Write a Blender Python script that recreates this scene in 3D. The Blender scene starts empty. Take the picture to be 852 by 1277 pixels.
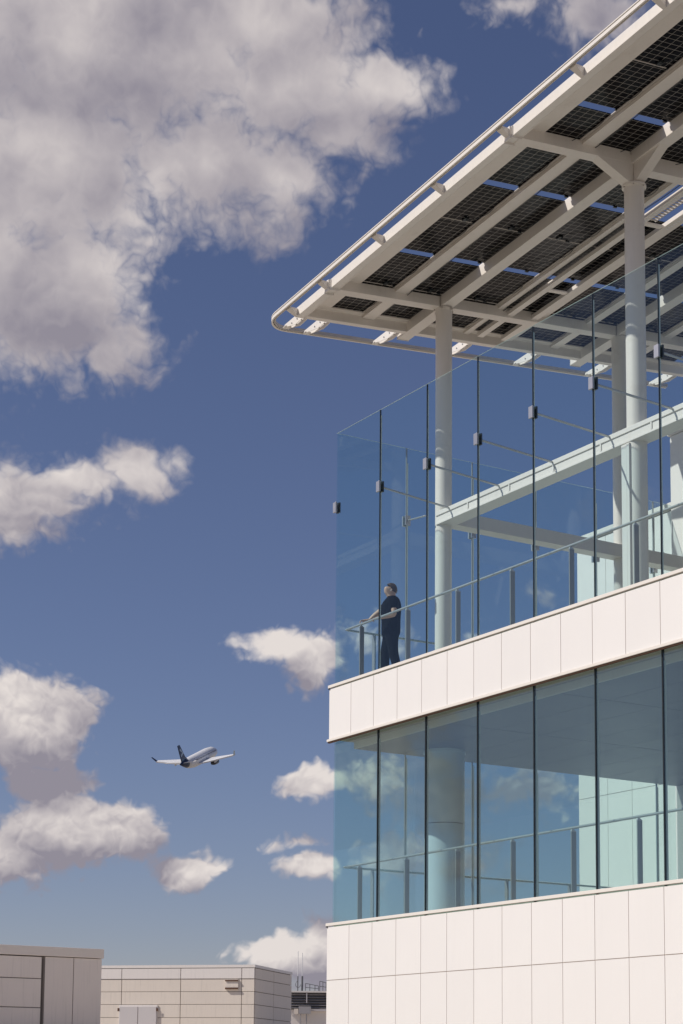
import bpy, bmesh, math, random
from mathutils import Vector, Matrix
random.seed(7)
S = bpy.context.scene
COL = S.collection

# ------------------------------------------------------------------ camera
CAM = Vector((28.6535, -17.2064, -2.2483))
yaw, pit, rol = -1.0227, 0.1292, 0.009
F = Vector((math.sin(yaw), math.cos(yaw), 0)); R = Vector((math.cos(yaw), -math.sin(yaw), 0)); U = Vector((0, 0, 1))
F, U = F*math.cos(pit)+U*math.sin(pit), U*math.cos(pit)-F*math.sin(pit)
R, U = R*math.cos(rol)+U*math.sin(rol), U*math.cos(rol)-R*math.sin(rol)
cd = bpy.data.cameras.new('camera'); cam = bpy.data.objects.new('camera', cd); COL.objects.link(cam)
cd.sensor_fit = 'VERTICAL'; cd.sensor_height = 36; cd.lens = 2342.28*36/1277
cd.shift_y = (1039.39-638.5)/1277; cd.clip_end = 60000; cd.clip_start = .5
M = Matrix((R, U, -F)).transposed().to_4x4(); M.translation = CAM
cam.matrix_world = M; S.camera = cam
S.view_settings.view_transform = 'Standard'; S.view_settings.look = 'None'
S.view_settings.exposure = 0.0; S.view_settings.gamma = 1
S.render.resolution_x = 683; S.render.resolution_y = 1024
try:
    S.cycles.transparent_max_bounces = 32; S.cycles.max_bounces = 10
except Exception: pass

# ------------------------------------------------------------------ sun
SUN = Vector((-.40, -1, 1.03)).normalized()
sd = bpy.data.lights.new('sun', 'SUN'); sun = bpy.data.objects.new('sun', sd); COL.objects.link(sun)
sd.energy = 4.0; sd.angle = math.radians(.53); sd.color = (1, .937, .858)
sun.rotation_euler = SUN.to_track_quat('Z', 'Y').to_euler(); sun.location = (0, 0, 40)

# ------------------------------------------------------------------ world
W = bpy.data.worlds.new('World'); S.world = W; W.use_nodes = True
nt = W.node_tree; nt.nodes.clear()
class NB:
    def __init__(s, t): s.t = t
    def n(s, typ, **k):
        x = s.t.nodes.new(typ)
        for a, b in k.items(): setattr(x, a, b)
        return x
    def put(s, sock, v):
        if isinstance(v, bpy.types.NodeSocket): s.t.links.new(v, sock)
        elif v is not None: sock.default_value = v
    def m(s, op, a, b=None, c=None, clamp=False):
        x = s.n('ShaderNodeMath', operation=op, use_clamp=clamp)
        for i, v in enumerate((a, b, c)): s.put(x.inputs[i], v)
        return x.outputs[0]
    def v(s, op, a, b=None, sc=None):
        x = s.n('ShaderNodeVectorMath', operation=op)
        s.put(x.inputs[0], a); s.put(x.inputs[1], b)
        if sc is not None: s.put(x.inputs['Scale'], sc)
        return x.outputs['Value'] if op in ('LENGTH', 'DOT_PRODUCT') else x.outputs[0]
    def mix(s, f, a, b):
        x = s.n('ShaderNodeMix', data_type='RGBA')
        s.put(x.inputs[0], f); s.put(x.inputs[6], a); s.put(x.inputs[7], b)
        return x.outputs[2]
    def ss(s, v, a, b, c=0., d=1.):
        x = s.n('ShaderNodeMapRange', interpolation_type='SMOOTHSTEP')
        for i, q in enumerate((v, a, b, c, d)): s.put(x.inputs[i], q)
        return x.outputs[0]
    def noise(s, vec, sc, det=8, ro=.55, dist=0., col=False):
        x = s.n('ShaderNodeTexNoise'); s.put(x.inputs['Vector'], vec)
        x.inputs['Scale'].default_value = sc; x.inputs['Detail'].default_value = det
        x.inputs['Roughness'].default_value = ro; x.inputs['Distortion'].default_value = dist
        return x.outputs['Color'] if col else x.outputs['Fac']
# clouds as patches of the sky: azimuth, elevation, radii (degrees), amount
CLOUDS = [(156.24,29.82,7.43,3.72,1.20),(150.27,29.23,3.77,2.31,1.10),(147.72,29.15,2.29,1.05,1.00),(148.96,27.98,2.33,1.28,0.90),(151.34,30.87,3.13,1.85,1.00),(158.43,26.92,5.53,2.99,1.15),(153.33,27.00,4.24,2.16,1.00),(150.75,26.76,2.58,1.52,0.85),(158.04,22.99,3.99,2.68,1.20),(156.00,21.87,1.88,1.70,0.95),(159.56,23.77,2.23,2.65,1.00),(158.22,17.36,2.95,1.12,0.90),(155.27,18.25,1.55,0.89,0.90),(156.75,17.79,1.98,0.94,0.90),(159.05,16.60,2.07,1.17,0.70),(158.37,10.52,2.51,1.83,1.25),(156.95,7.36,2.66,1.40,1.20),(158.96,6.57,2.26,1.25,1.00),(155.37,7.40,1.31,1.21,1.10),(153.35,6.27,1.17,0.63,1.00),(150.60,13.07,1.45,0.68,0.95),(149.49,12.62,1.15,0.97,1.05),(149.50,8.89,1.09,0.78,0.85),(149.92,7.08,1.18,0.37,0.50),(149.47,6.42,1.13,0.54,0.95),(150.54,3.80,1.61,0.78,1.10),(157.59,8.67,1.69,0.82,0.90),(156.80,10.63,0.97,0.96,0.80),(148.95,3.60,1.71,1.22,1.10),(143.25,31.10,1.45,0.69,0.70),(140.55,30.69,1.90,0.90,0.85),(159.15,26.21,3.00,3.23,1.20),(147.77,8.86,1.53,1.22,0.50),(146.89,6.47,1.84,1.08,0.60),(142.96,8.74,1.96,1.02,0.62),(144.31,6.38,1.61,0.88,0.50),(147.55,13.24,1.75,1.21,0.26),(144.31,13.24,1.34,1.11,0.26),(142.69,14.66,1.14,0.81,0.28),(161.85,8.03,3.28,2.62,1.10),(154.80,33.34,10.94,2.16,1.20)]
W.cycles.sampling_method = 'MANUAL'; W.cycles.sample_map_resolution = 512
nb = NB(nt)
tc = nb.n('ShaderNodeTexCoord'); D = tc.outputs['Generated']
sep = nb.n('ShaderNodeSeparateXYZ'); nb.put(sep.inputs[0], D)
dx, dy, dz = sep.outputs
azi = nb.m('MULTIPLY', nb.m('ARCTAN2', dy, dx), 57.29578)
ele = nb.m('MULTIPLY', nb.m('ARCSINE', dz), 57.29578)
cb = nb.n('ShaderNodeCombineXYZ'); nb.put(cb.inputs[0], azi); nb.put(cb.inputs[1], ele); P = cb.outputs[0]
w1 = nb.v('SUBTRACT', nb.noise(P, .30, 1, .5, col=True), (.5, .5, .5))
w2 = nb.v('SUBTRACT', nb.noise(P, 1.1, 2, .55, col=True), (.5, .5, .5))
Pw = nb.v('ADD', P, nb.v('ADD', nb.v('MULTIPLY', w1, (1.0, .7, 0)), nb.v('MULTIPLY', w2, (.7, .6, 0))))
def blobs(vec, lst):
    acc = None
    for (az, el, ra, re, am) in lst:
        d = nb.v('LENGTH', nb.v('MULTIPLY', nb.v('SUBTRACT', vec, (az, el, 0)), (1/ra, 1/re, 0)))
        b = nb.m('MULTIPLY_ADD', d, -.85*max(am, .65), .85*am)
        if acc is None: acc = b
        else:
            x = nb.n('ShaderNodeMath', operation='SMOOTH_MAX'); nb.put(x.inputs[0], acc); nb.put(x.inputs[1], b); x.inputs[2].default_value = .10
            acc = x.outputs[0]
    return acc
body = blobs(Pw, CLOUDS)
# the rest of the sky, beyond the part in view, carries clouds of the same kind
far = nb.v('LENGTH', nb.v('MULTIPLY', nb.v('SUBTRACT', P, (147, 17, 0)), (1/15., 1/18., 0)))
gen = nb.m('MULTIPLY_ADD', nb.noise(nb.v('MULTIPLY', Pw, (.10, .16, 0)), 1.0, 2, .5), 4.2, -2.5)
gen = nb.m('SUBTRACT', nb.m('MULTIPLY', gen, nb.ss(far, 1.0, 1.35)), nb.m('MULTIPLY', nb.ss(far, 1.0, 1.35, 1., 0.), 2.))
body = nb.m('MINIMUM', nb.m('MAXIMUM', body, gen), 1.0)
body = nb.m('MULTIPLY_ADD', nb.ss(body, .15, .55), .16, body)      # thick cores close up
def billow(vec, terms):
    bil = None
    for sc_, am_ in terms:
        q = nb.m('ABSOLUTE', nb.m('MULTIPLY_ADD', nb.noise(vec, sc_, 1, .5), 2., -1.))
        q = nb.m('MULTIPLY_ADD', q, 2.2*am_, -.42*am_)
        bil = q if bil is None else nb.m('ADD', bil, q)
    return bil
TT = ((.5, .34), (1.2, .20), (2.8, .11))
b0 = billow(Pw, TT); b1 = billow(nb.v('ADD', Pw, (.09, .18, 0)), TT)
fine = nb.m('SUBTRACT', nb.noise(P, 2.0, 6, .62, .1), .5)
soft = nb.m('SUBTRACT', nb.noise(P, .38, 3, .5), .5)
det = nb.m('ADD', b0, nb.m('MULTIPLY_ADD', fine, nb.ss(ele, 10., 24., .30, .42), nb.m('MULTIPLY', soft, .9)))
d0 = nb.m('ADD', nb.m('ADD', body, .05), det)
bigs = [c_ for c_ in CLOUDS if c_[2]*c_[3] > 1.2 or c_[1] < 14]
g0 = blobs(nb.v('ADD', P, (.1, .15, 0)), bigs[:26]); 
sky = nb.n('ShaderNodeTexSky', sky_type='NISHITA'); sky.sun_disc = False
sky.sun_elevation = math.asin(SUN.z); sky.sun_rotation = math.atan2(SUN.x, SUN.y)
sky.altitude = 300; sky.air_density = 1.0; sky.dust_density = .25; sky.ozone_density = 2.2
tint = nb.n('ShaderNodeMix', data_type='RGBA', blend_type='MULTIPLY'); tint.inputs[0].default_value = 1
nb.put(tint.inputs[6], sky.outputs[0]); nb.put(tint.inputs[7], (.66, .585, .68, 1))
skyc = tint.outputs[2]
alpha = nb.ss(d0, nb.ss(ele, 8., 24., -.02, -.12), nb.ss(ele, 8., 24., .38, .66))
g1 = blobs(nb.v('ADD', P, (.5, 1.1, 0)), bigs[:26])
lit = nb.m('ADD', nb.m('MULTIPLY', nb.m('SUBTRACT', b0, b1), nb.ss(ele, 10., 24., 1.1, .30)), nb.m('MULTIPLY', nb.m('SUBTRACT', g0, g1), nb.ss(ele, 10., 24., .85, .6)))
lit = nb.m('ADD', lit, nb.m('MULTIPLY_ADD', nb.noise(P, .30, 3, .5), 1.6, nb.ss(ele, 10., 22., -.55, -.36)))
lit = nb.m('SUBTRACT', lit, nb.m('MULTIPLY', nb.ss(d0, .25, 1.1), .16), clamp=True)
KS = 10.0   # cloud radiance in the sky texture's own units (world strength .1)
cr = nb.n('ShaderNodeValToRGB'); nb.put(cr.inputs[0], lit); el_ = cr.color_ramp.elements
el_[0].position = 0; el_[0].color = (.285, .265, .315, 1); el_[1].position = 1; el_[1].color = (.77, .71, .68, 1)
q_ = el_.new(.5); q_.color = (.51, .47, .485, 1)
cl = nb.v('SCALE', cr.outputs[0], sc=KS)
final = nb.mix(nb.m('MULTIPLY', alpha, nb.ss(ele, -.5, 1.0)), skyc, cl)
bg = nb.n('ShaderNodeBackground'); nb.put(bg.inputs[0], final); bg.inputs[1].default_value = .1
wo = nb.n('ShaderNodeOutputWorld'); nb.put(wo.inputs[0], bg.outputs[0])

# ------------------------------------------------------------------ materials
MATS = {}
def mat(name, col, rough=.5, metal=0., var=.06, vs=6., bump=0., bs=40., spec=.5, dirt=None, streak=0.):
    m = bpy.data.materials.new(name); m.use_nodes = True; t = m.node_tree; b = NB(t)
    p = t.nodes['Principled BSDF']
    tcn = b.n('ShaderNodeTexCoord'); oi = b.n('ShaderNodeObjectInfo')
    v = b.v('ADD', tcn.outputs['Object'], b.v('SCALE', (7.3, 3.1, 5.7), sc=oi.outputs['Random']))
    n1 = b.noise(v, vs, 6, .6)
    f = b.m('MULTIPLY_ADD', n1, 2*var, 1-var)
    f = b.m('MULTIPLY', f, b.m('MULTIPLY_ADD', oi.outputs['Random'], var*.8, 1-var*.4))
    if streak:
        st = b.noise(b.v('MULTIPLY', v, (9, 9, .5)), 1.6, 5, .6)
        f = b.m('MULTIPLY', f, b.m('MULTIPLY_ADD', b.ss(st, .5, .75), -streak, 1))
    c = b.v('SCALE', col[:3], sc=f)
    if dirt:
        c = b.mix(b.ss(b.noise(v, 1.7, 8, .7), .55, .8, 0, .5), c, dirt+(1,))
    b.put(p.inputs['Base Color'], c)
    b.put(p.inputs['Roughness'], b.m('MULTIPLY_ADD', n1, .15, rough-.07))
    p.inputs['Metallic'].default_value = metal; p.inputs['Specular IOR Level'].default_value = spec
    if bump:
        bn = b.n('ShaderNodeBump'); bn.inputs['Strength'].default_value = bump; bn.inputs['Distance'].default_value = .01
        b.put(bn.inputs['Height'], b.noise(v, bs, 4, .6)); b.put(p.inputs['Normal'], bn.outputs[0])
    MATS[name] = m; return m
mat('white_panel', (.82, .787, .748), .36, var=.022, vs=1.2, streak=.015)
mat('panel_trim', (.78, .73, .66), .4, var=.02)
mat('joint_backing', (.56, .48, .42), .8)
mat('dark_gap', (.015, .016, .02), .6)
mat('white_steel', (.76, .71, .65), .42, var=.035, vs=2.5, dirt=(.50, .43, .36), streak=.05)
mat('white_paint', (.78, .74, .69), .4, var=.03, vs=3, streak=.05)
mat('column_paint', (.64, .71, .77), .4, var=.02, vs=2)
mat('galvanised', (.50, .46, .42), .5, .25, var=.12, vs=9)
mat('stain_steel', (.36, .36, .37), .32, .9, var=.05)
mat('rail_steel', (.50, .50, .50), .38, .55, var=.05)
mat('post_grey', (.30, .30, .31), .45, .3, var=.05)
mat('clamp_metal', (.42, .42, .45), .4, .6, var=.08)
mat('black_seal', (.012, .018, .022), .45)
mat('pale_edge', (.62, .70, .68), .3)
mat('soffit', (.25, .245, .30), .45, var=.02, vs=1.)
mat('deck', (.46, .43, .39), .75, var=.08, vs=3, bump=.2)
mat('concrete', (.275, .24, .195), .85, var=.15, vs=.05)
mat('roof_cream', (.74, .66, .575), .6, var=.05, vs=1.2, streak=.10)
mat('roof_fascia', (.80, .745, .70), .5, var=.04, vs=1.2, streak=.06)
mat('pinkish_panel', (.90, .81, .745), .6, var=.05, vs=1., streak=.10)
mat('pink_trim', (.86, .78, .71), .55, var=.03)
mat('panel_joint', (.22, .19, .17), .8)
mat('rust', (.10, .045, .025), .8)
mat('door_white', (.60, .56, .55), .45, var=.02, vs=1)
mat('louvre', (.40, .38, .38), .5, .2, var=.05)
mat('louvre_dark', (.10, .095, .10), .6)
mat('wire', (.14, .14, .15), .5)
mat('skin', (.58, .36, .26), .5, var=.05, vs=12)
mat('black_cloth', (.003, .0032, .004), .95, spec=.1, var=.2, vs=14, bump=.5, bs=20)
mat('trouser_cloth', (.004, .0045, .006), .95, spec=.1, var=.2, vs=14, bump=.5, bs=20)
mat('hair', (.075, .042, .028), .6, var=.2, vs=60)
mat('shoe', (.02, .02, .02), .5)
mat('earbud', (.8, .8, .8), .3)
mat('aircraft_white', (.72, .72, .73), .3, var=.03, vs=.4)
mat('aircraft_navy', (.012, .028, .075), .35, var=.1, vs=.5)
mat('aircraft_teal', (.02, .12, .20), .35)
mat('aircraft_pale', (.42, .52, .58), .35)
mat('engine_dark', (.03, .032, .045), .35)
mat('wing_grey', (.62, .60, .58), .4)
mat('window_dark', (.16, .17, .19), .3)

def glass(name, col, rough=0.0, refl=1.0):
    m = bpy.data.materials.new(name); m.use_nodes = True; t = m.node_tree; t.nodes.clear(); b = NB(t)
    tr = b.n('ShaderNodeBsdfTransparent'); gl = b.n('ShaderNodeBsdfGlossy')
    tcn = b.n('ShaderNodeTexCoord'); oi = b.n('ShaderNodeObjectInfo')
    f = b.m('MULTIPLY_ADD', oi.outputs['Random'], .03, .985)
    b.put(tr.inputs[0], b.v('SCALE', col[:3], sc=f))
    b.put(gl.inputs['Color'], (.95, 1, 1, 1)); gl.inputs['Roughness'].default_value = rough
    fr = b.n('ShaderNodeFresnel'); ge = b.n('ShaderNodeNewGeometry')
    b.put(fr.inputs[0], b.m('MULTIPLY_ADD', ge.outputs['Backfacing'], 1/1.5-1.5, 1.5))   # same reflectance on both faces of the pane
    mx = b.n('ShaderNodeMixShader'); b.put(mx.inputs[0], b.m('MULTIPLY', fr.outputs[0], refl, clamp=True))
    b.put(mx.inputs[1], tr.outputs[0]); b.put(mx.inputs[2], gl.outputs[0])
    o = b.n('ShaderNodeOutputMaterial'); b.put(o.inputs[0], mx.outputs[0]); MATS[name] = m
glass('screen_glass', (.905, .965, .97), refl=.55)
glass('green_glass', (.865, .945, .935), refl=1.35)

m = bpy.data.materials.new('solar_cell'); m.use_nodes = True; t = m.node_tree; b = NB(t); p = t.nodes['Principled BSDF']
tcn = b.n('ShaderNodeTexCoord'); bt = b.n('ShaderNodeTexBrick'); bt.offset = 0; bt.squash = 1
b.put(bt.inputs['Vector'], tcn.outputs['Object']); bt.inputs['Scale'].default_value = 1
bt.inputs['Brick Width'].default_value = .1035; bt.inputs['Row Height'].default_value = .158
bt.inputs['Mortar Size'].default_value = .0030; bt.inputs['Mortar Smooth'].default_value = .1
nn = b.noise(tcn.outputs['Object'], 1.8, 3, .5)
dark = b.mix(b.ss(nn, .45, .75), (.0012, .0012, .003, 1), (.006, .006, .010, 1))
b.put(p.inputs['Base Color'], b.mix(bt.outputs['Fac'], dark, (.40, .375, .34, 1)))
p.inputs['Roughness'].default_value = .16; p.inputs['Specular IOR Level'].default_value = .07
MATS['solar_cell'] = m

# ------------------------------------------------------------------ builders
def thing(name, loc, label, cat, group=None, kind=None):
    o = bpy.data.objects.new(name, None); COL.objects.link(o); o.location = loc; o.empty_display_size = .2
    tagp(o, label, cat, group, kind); return o
def tagp(o, label=None, cat=None, group=None, kind=None):
    for k, v in (('label', label), ('category', cat), ('group', group), ('kind', kind)):
        if v: o[k] = v
def link(name, me, parent=None, loc=(0, 0, 0), label=None):
    o = bpy.data.objects.new(name, me); COL.objects.link(o)
    o.location = loc
    if parent is not None: o.parent = parent
    if label: o['label'] = label
    return o
def wloc(o):
    v = Vector((0, 0, 0))
    while o is not None: v += Vector(o.location); o = o.parent
    return v
def mesh(name, verts, faces, m, smooth=False, bevel=0.):
    me = bpy.data.meshes.new(name); me.from_pydata([tuple(v) for v in verts], [], faces)
    bm = bmesh.new(); bm.from_mesh(me)
    bmesh.ops.recalc_face_normals(bm, faces=bm.faces)
    if bevel: bmesh.ops.bevel(bm, geom=bm.edges[:], offset=bevel, segments=2, profile=.5, affect='EDGES')
    bm.to_mesh(me); bm.free()
    me.materials.append(MATS[m] if isinstance(m, str) else m)
    for p in me.polygons: p.use_smooth = smooth
    return me
BF = [(0, 1, 3, 2), (4, 6, 7, 5), (0, 4, 5, 1), (2, 3, 7, 6), (0, 2, 6, 4), (1, 5, 7, 3)]
def boxv(x0, x1, y0, y1, z0, z1):
    return [Vector((x, y, z)) for x in (x0, x1) for y in (y0, y1) for z in (z0, z1)]
def part(name, parent, verts, faces, m, smooth=False, bevel=0., label=None):
    """verts in world space, stored about their own first corner"""
    base = Vector(verts[0]); off = wloc(parent) if parent else Vector((0, 0, 0))
    me = mesh(name, [Vector(v)-base for v in verts], faces, m, smooth, bevel)
    return link(name, me, parent, base-off, label)
def box(name, parent, x0, x1, y0, y1, z0, z1, m, bevel=0., label=None):
    return part(name, parent, boxv(x0, x1, y0, y1, z0, z1), BF, m, bevel=bevel, label=label)
def frame(d):
    d = d.normalized(); a = Vector((0, 0, 1)) if abs(d.z) < .9 else Vector((1, 0, 0))
    u = d.cross(a).normalized(); return u, d.cross(u)
def tubegeo(pts, r, n=12):
    pts = [Vector(p) for p in pts]; V = []; Fc = []
    for i, p in enumerate(pts):
        d = pts[min(i+1, len(pts)-1)]-pts[max(i-1, 0)]; u, w = frame(d)
        rr = r[i] if isinstance(r, (list, tuple)) else r
        for k in range(n):
            a = 2*math.pi*k/n; V.append(p+u*math.cos(a)*rr+w*math.sin(a)*rr)
    for i in range(len(pts)-1):
        for k in range(n):
            a, c = i*n+k, i*n+(k+1) % n; Fc.append((a, c, c+n, a+n))
    b_ = len(V); V += [v.copy() for v in V[:n]]+[v.copy() for v in V[(len(pts)-1)*n:len(pts)*n]]   # caps keep their own corners
    Fc.append(tuple(range(b_, b_+n))[::-1]); Fc.append(tuple(range(b_+n, b_+2*n)))
    return V, Fc
def tube(name, parent, pts, r, m, n=12, smooth=True, label=None):
    V, Fc = tubegeo(pts, r, n); o = part(name, parent, V, Fc, m, label=label)
    for p in o.data.polygons: p.use_smooth = smooth and len(p.vertices) == 4
    return o
def copies(src, parent, locs, label=None):
    """further alike parts sharing mesh data; locs are world offsets from the source"""
    out = []
    for l in locs:
        c = src.copy(); COL.objects.link(c); c.parent = parent; c.location = src.location+Vector(l); out.append(c)
    return out
def multi(name, parent, boxes, m, label=None, kind=None):
    V = []; Fc = []
    for bx in boxes:
        o = len(V); V += boxv(*bx); Fc += [tuple(i+o for i in f) for f in BF]
    o = part(name, parent, V, Fc, m, label=label)
    if kind: o['kind'] = kind
    return o

# ------------------------------------------------------------------ setting
GZ = -4.0
gme = mesh('ground', [(-20000, -20000, GZ), (20000, -20000, GZ), (20000, 20000, GZ), (-20000, 20000, GZ)], [(0, 1, 2, 3)], 'concrete')
o = link('ground', gme); tagp(o, kind='structure')

# ------------------------------------------------------------------ the office building: cladding, decks, soffit
XE = 15.0                                    # how far the front runs towards the camera
ZJ, ZL, ZS, ZU = -.543, .473, 3.755, 4.792   # joint, lower coping, band bottom, upper coping
bd = thing('office_building', (0, 0, GZ), 'white panel clad building corner with two open balconies behind glass', 'building')
PW = .75
box('wall_core', bd, .03, XE, .013, 8.0, GZ, ZL-.10, 'joint_backing')
box('deck_slab', bd, .03, XE, .013, 8.14, ZS+.04, ZU-.09, 'joint_backing')
def panel_row(z0, z1, n):
    src = None
    for i in range(n):
        if src is None: src = box('cladding_panel', bd, .005, PW-.006, 0., .03, z0, z1, 'white_panel', bevel=.002)
        else: copies(src, bd, [(i*PW, 0, 0)])
N = int(XE/PW)
panel_row(ZS+.055, ZU-.075, N)
for (a, c) in ((ZJ+.006, ZL-.075), (ZJ-1.02, ZJ-.006), (ZJ-2.05, ZJ-1.032), (GZ+.02, ZJ-2.062)): panel_row(a, c, N)
# end returns of the cladding
for (a, c) in ((ZS+.055, ZU-.075), (ZJ+.006, ZL-.075), (ZJ-1.02, ZJ-.006), (ZJ-2.05, ZJ-1.032), (GZ+.02, ZJ-2.062)):
    s0 = box('cladding_panel', bd, .0, .026, .034, .034+.74, a, c, 'white_panel')
    copies(s0, bd, [(0, .75*k, 0) for k in range(1, 11)])
for z in (ZU, ZL):
    box('coping', bd, -.015, XE, -.022, .05, z-.052, z, 'panel_trim', bevel=.004)
    box('coping_shadow_gap', bd, -.012, .035, -.018, .0, z-.074, z-.056, 'dark_gap')
    box('deck_surface', bd, .03, XE, .11, 8.13, z-.088, z-.008 if z == ZU else z-.01, 'deck')
box('drip_trim', bd, -.03, XE, -.03, .035, ZS-.0, ZS+.045, 'panel_trim', bevel=.005)
box('drip_edge', bd, -.02, XE, -.012, .03, ZS-.022, ZS-.002, 'rust')
# dropped soffit over the lower balcony, in boards
SX0 = .14
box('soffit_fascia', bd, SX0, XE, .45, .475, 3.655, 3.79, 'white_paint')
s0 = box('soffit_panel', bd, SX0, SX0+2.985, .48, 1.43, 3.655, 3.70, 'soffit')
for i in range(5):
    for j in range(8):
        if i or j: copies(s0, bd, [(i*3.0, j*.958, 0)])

# ------------------------------------------------------------------ the wing behind
wg = thing('building_wing', (-3.09, 8.2, GZ), 'white panelled wall of the rear wing seen through the glass', 'building')
YW = 8.2
box('wall_core', wg, -3.06, 9, YW+.03, 14, GZ, 9.45, 'joint_backing')
zr = [GZ+.02, -1.6, .3, 3.77, 6.3, 9.45]
xs = [-3.09, -2.11]+[-2.11+.79*k for k in range(1, 11)]
for j in range(len(zr)-1):
    for i in range(len(xs)-1):
        box('cladding_panel', wg, xs[i]+.006, xs[i+1]-.006, YW, YW+.03, zr[j]+.006, zr[j+1]-.006, 'white_panel')
box('parapet_coping', wg, -3.12, 9, YW-.03, YW+.3, 9.46, 9.62, 'white_paint', bevel=.006)
bl = thing('stair_block', (.18, 8.0, 9.6), 'tall white block rising above the rear wing at the right edge', 'block')
box('wall', bl, .18, 5.5, 8.05, 12, 4.8, 10.95, 'white_panel')
box('parapet_coping', bl, .14, 5.54, 8.0, 12.04, 10.96, 11.2, 'white_paint', bevel=.01)

# ------------------------------------------------------------------ round columns
A_ = .087
def zr_(X, Y, h=0): return 12.095+A_*(X-.8)+A_*(Y-1.95)+h
def ringcol(parent, name, x, y, z0, z1, r, m, n=40):
    return tube(name, parent, [(x, y, z0), (x, y, z1)], r, m, n)
def column(x, y, r, label, ztop):
    c = thing('round_column', (x, y, ZU), label, 'column', 'round steel columns of the canopy')
    ringcol(c, 'shaft', x, y, ZU-.005, ztop, r, 'white_steel')
    ringcol(c, 'cap_plate', x, y, ztop-.01, ztop+.035, r+.008, 'white_steel')
    ringcol(c, 'base_plate', x, y, ZU-.004, ZU+.03, r+.08, 'white_steel')
    return c
column(.8, 1.95, .155, 'slim round white column nearest the glass corner under the canopy', zr_(.8, 1.95)-.04)
c2 = column(6.27, 1.95, .163, 'round white column rising at the right with haunched beams meeting on top', zr_(6.27, 1.95)-.36)
box('cover_strip', c2, 6.10, 6.22, 1.765, 1.84, ZU+.0, 7.86, 'white_paint', label='flat white cover strip below the beam')
box('cover_strip', c2, 6.235, 6.30, 1.755, 1.80, ZU+.0, 7.86, 'white_paint')
column(.8, 6.2, .155, 'round white column standing behind the right hand column at the back', zr_(.8, 6.2)-.04)
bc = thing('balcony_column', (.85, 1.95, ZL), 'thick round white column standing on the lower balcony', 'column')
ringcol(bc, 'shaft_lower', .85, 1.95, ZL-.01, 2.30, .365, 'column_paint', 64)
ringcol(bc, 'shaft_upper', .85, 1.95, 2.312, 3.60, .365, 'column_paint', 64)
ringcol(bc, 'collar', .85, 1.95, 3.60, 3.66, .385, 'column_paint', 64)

# ------------------------------------------------------------------ mid height steel frame
sf = thing('steel_frame', (.8, 1.95, 7.9), 'white steel beams joining the columns at mid height', 'steel beams')
def ibeam_x(x0, x1):
    # box beam with a recessed web strip on the face
    box('beam_top_flange', sf, x0, x1, 1.77, 2.10, 8.05, 8.13, 'white_paint', bevel=.004)
    box('beam_web', sf, x0, x1, 1.79, 2.08, 7.925, 8.05, 'white_paint')
    box('beam_bottom_flange', sf, x0, x1, 1.775, 2.10, 7.885, 7.925, 'white_paint', bevel=.004)
    k = x0+1.0
    while k < x1:
        box('stiffener', sf, k, k+.03, 1.772, 1.79, 7.925, 8.05, 'white_paint'); k += 1.25
ibeam_x(.80, 13)
box('cross_beam', sf, .70, .98, 2.11, 8.1, 7.90, 8.155, 'white_steel', bevel=.006)
for y in (2.5, 4.0, 5.5, 7.2): ringcol(sf, 'bolt', .9, y, 8.155, 8.185, .02, 'post_grey', 8)

# ------------------------------------------------------------------ glass screens
GX0, GW_, GY = .046, 1.4833, .08
def pane_front(par, x0, x1, z0, z1, m):
    return box('glass_pane', par, x0+.008, x1-.008, GY, GY+.018, z0, z1, m)
def pane_side(par, y0, y1, z0, z1, m):
    return box('glass_pane', par, GX0, GX0+.018, y0+.008, y1-.008, z0, z1, m)
up = thing('glass_screen', (GX0, GY, ZU), 'tall frameless glass wind screen round the upper balcony with metal clamps', 'glass screen')
lo = thing('glass_wall', (GX0, GY, ZL), 'green tinted floor to ceiling glass wall round the lower balcony', 'glass wall')
EY = 1.513; NF = 10
ZG0, ZG1 = ZU-.06, 9.537; ZK = 8.12
sA = pane_front(up, GX0, GX0+GW_, ZG0, ZG1, 'screen_glass')
copies(sA, up, [(GW_*k, 0, 0) for k in range(1, NF)])
sB = pane_side(up, GY+.02, GY+.02+EY, ZG0, ZG1, 'screen_glass'); copies(sB, up, [(0, EY*k, 0) for k in range(1, 5)])
pane_side(up, GY+.02+EY*5, 8.18, ZG0, ZG1, 'screen_glass')
sA = pane_front(lo, GX0, GX0+GW_, ZL-.06, ZS+.05, 'green_glass')
copies(sA, lo, [(GW_*k, 0, 0) for k in range(1, NF)])
sB = pane_side(lo, GY+.02, GY+.02+EY, ZL-.06, ZS+.05, 'green_glass'); copies(sB, lo, [(0, EY*k, 0) for k in range(1, 5)])
pane_side(lo, GY+.02+EY*5, 8.18, ZL-.06, ZS+.05, 'green_glass')
te = box('glass_edge', up, GX0, GX0+GW_*NF, GY+.002, GY+.016, ZG1+.0005, ZG1+.002, 'pale_edge')
te = box('glass_edge', up, GX0+.002, GX0+.016, GY+.02, 8.18, ZG1+.0005, ZG1+.002, 'pale_edge')
BX = [1.23, 2.77, 4.3, 5.8, 7.33, 8.86, 10.4, 11.9]
for k in range(1, NF):
    x = GX0+GW_*k
    box('joint_seal', up, x-.006, x+.003, GY-.003, GY+.024, ZG0, ZG1-.004, 'black_seal')
    box('glass_edge', up, x+.0035, x+.010, GY+.018, GY+.034, ZG0, ZG1-.1, 'pale_edge')
    box('mullion', lo, x-.014, x+.006, GY-.010, GY+.03, ZL-.06, ZS+.03, 'black_seal')
    box('glass_edge', lo, x+.0065, x+.018, GY+.02, GY+.045, ZL-.06, 3.6, 'pale_edge')
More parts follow.
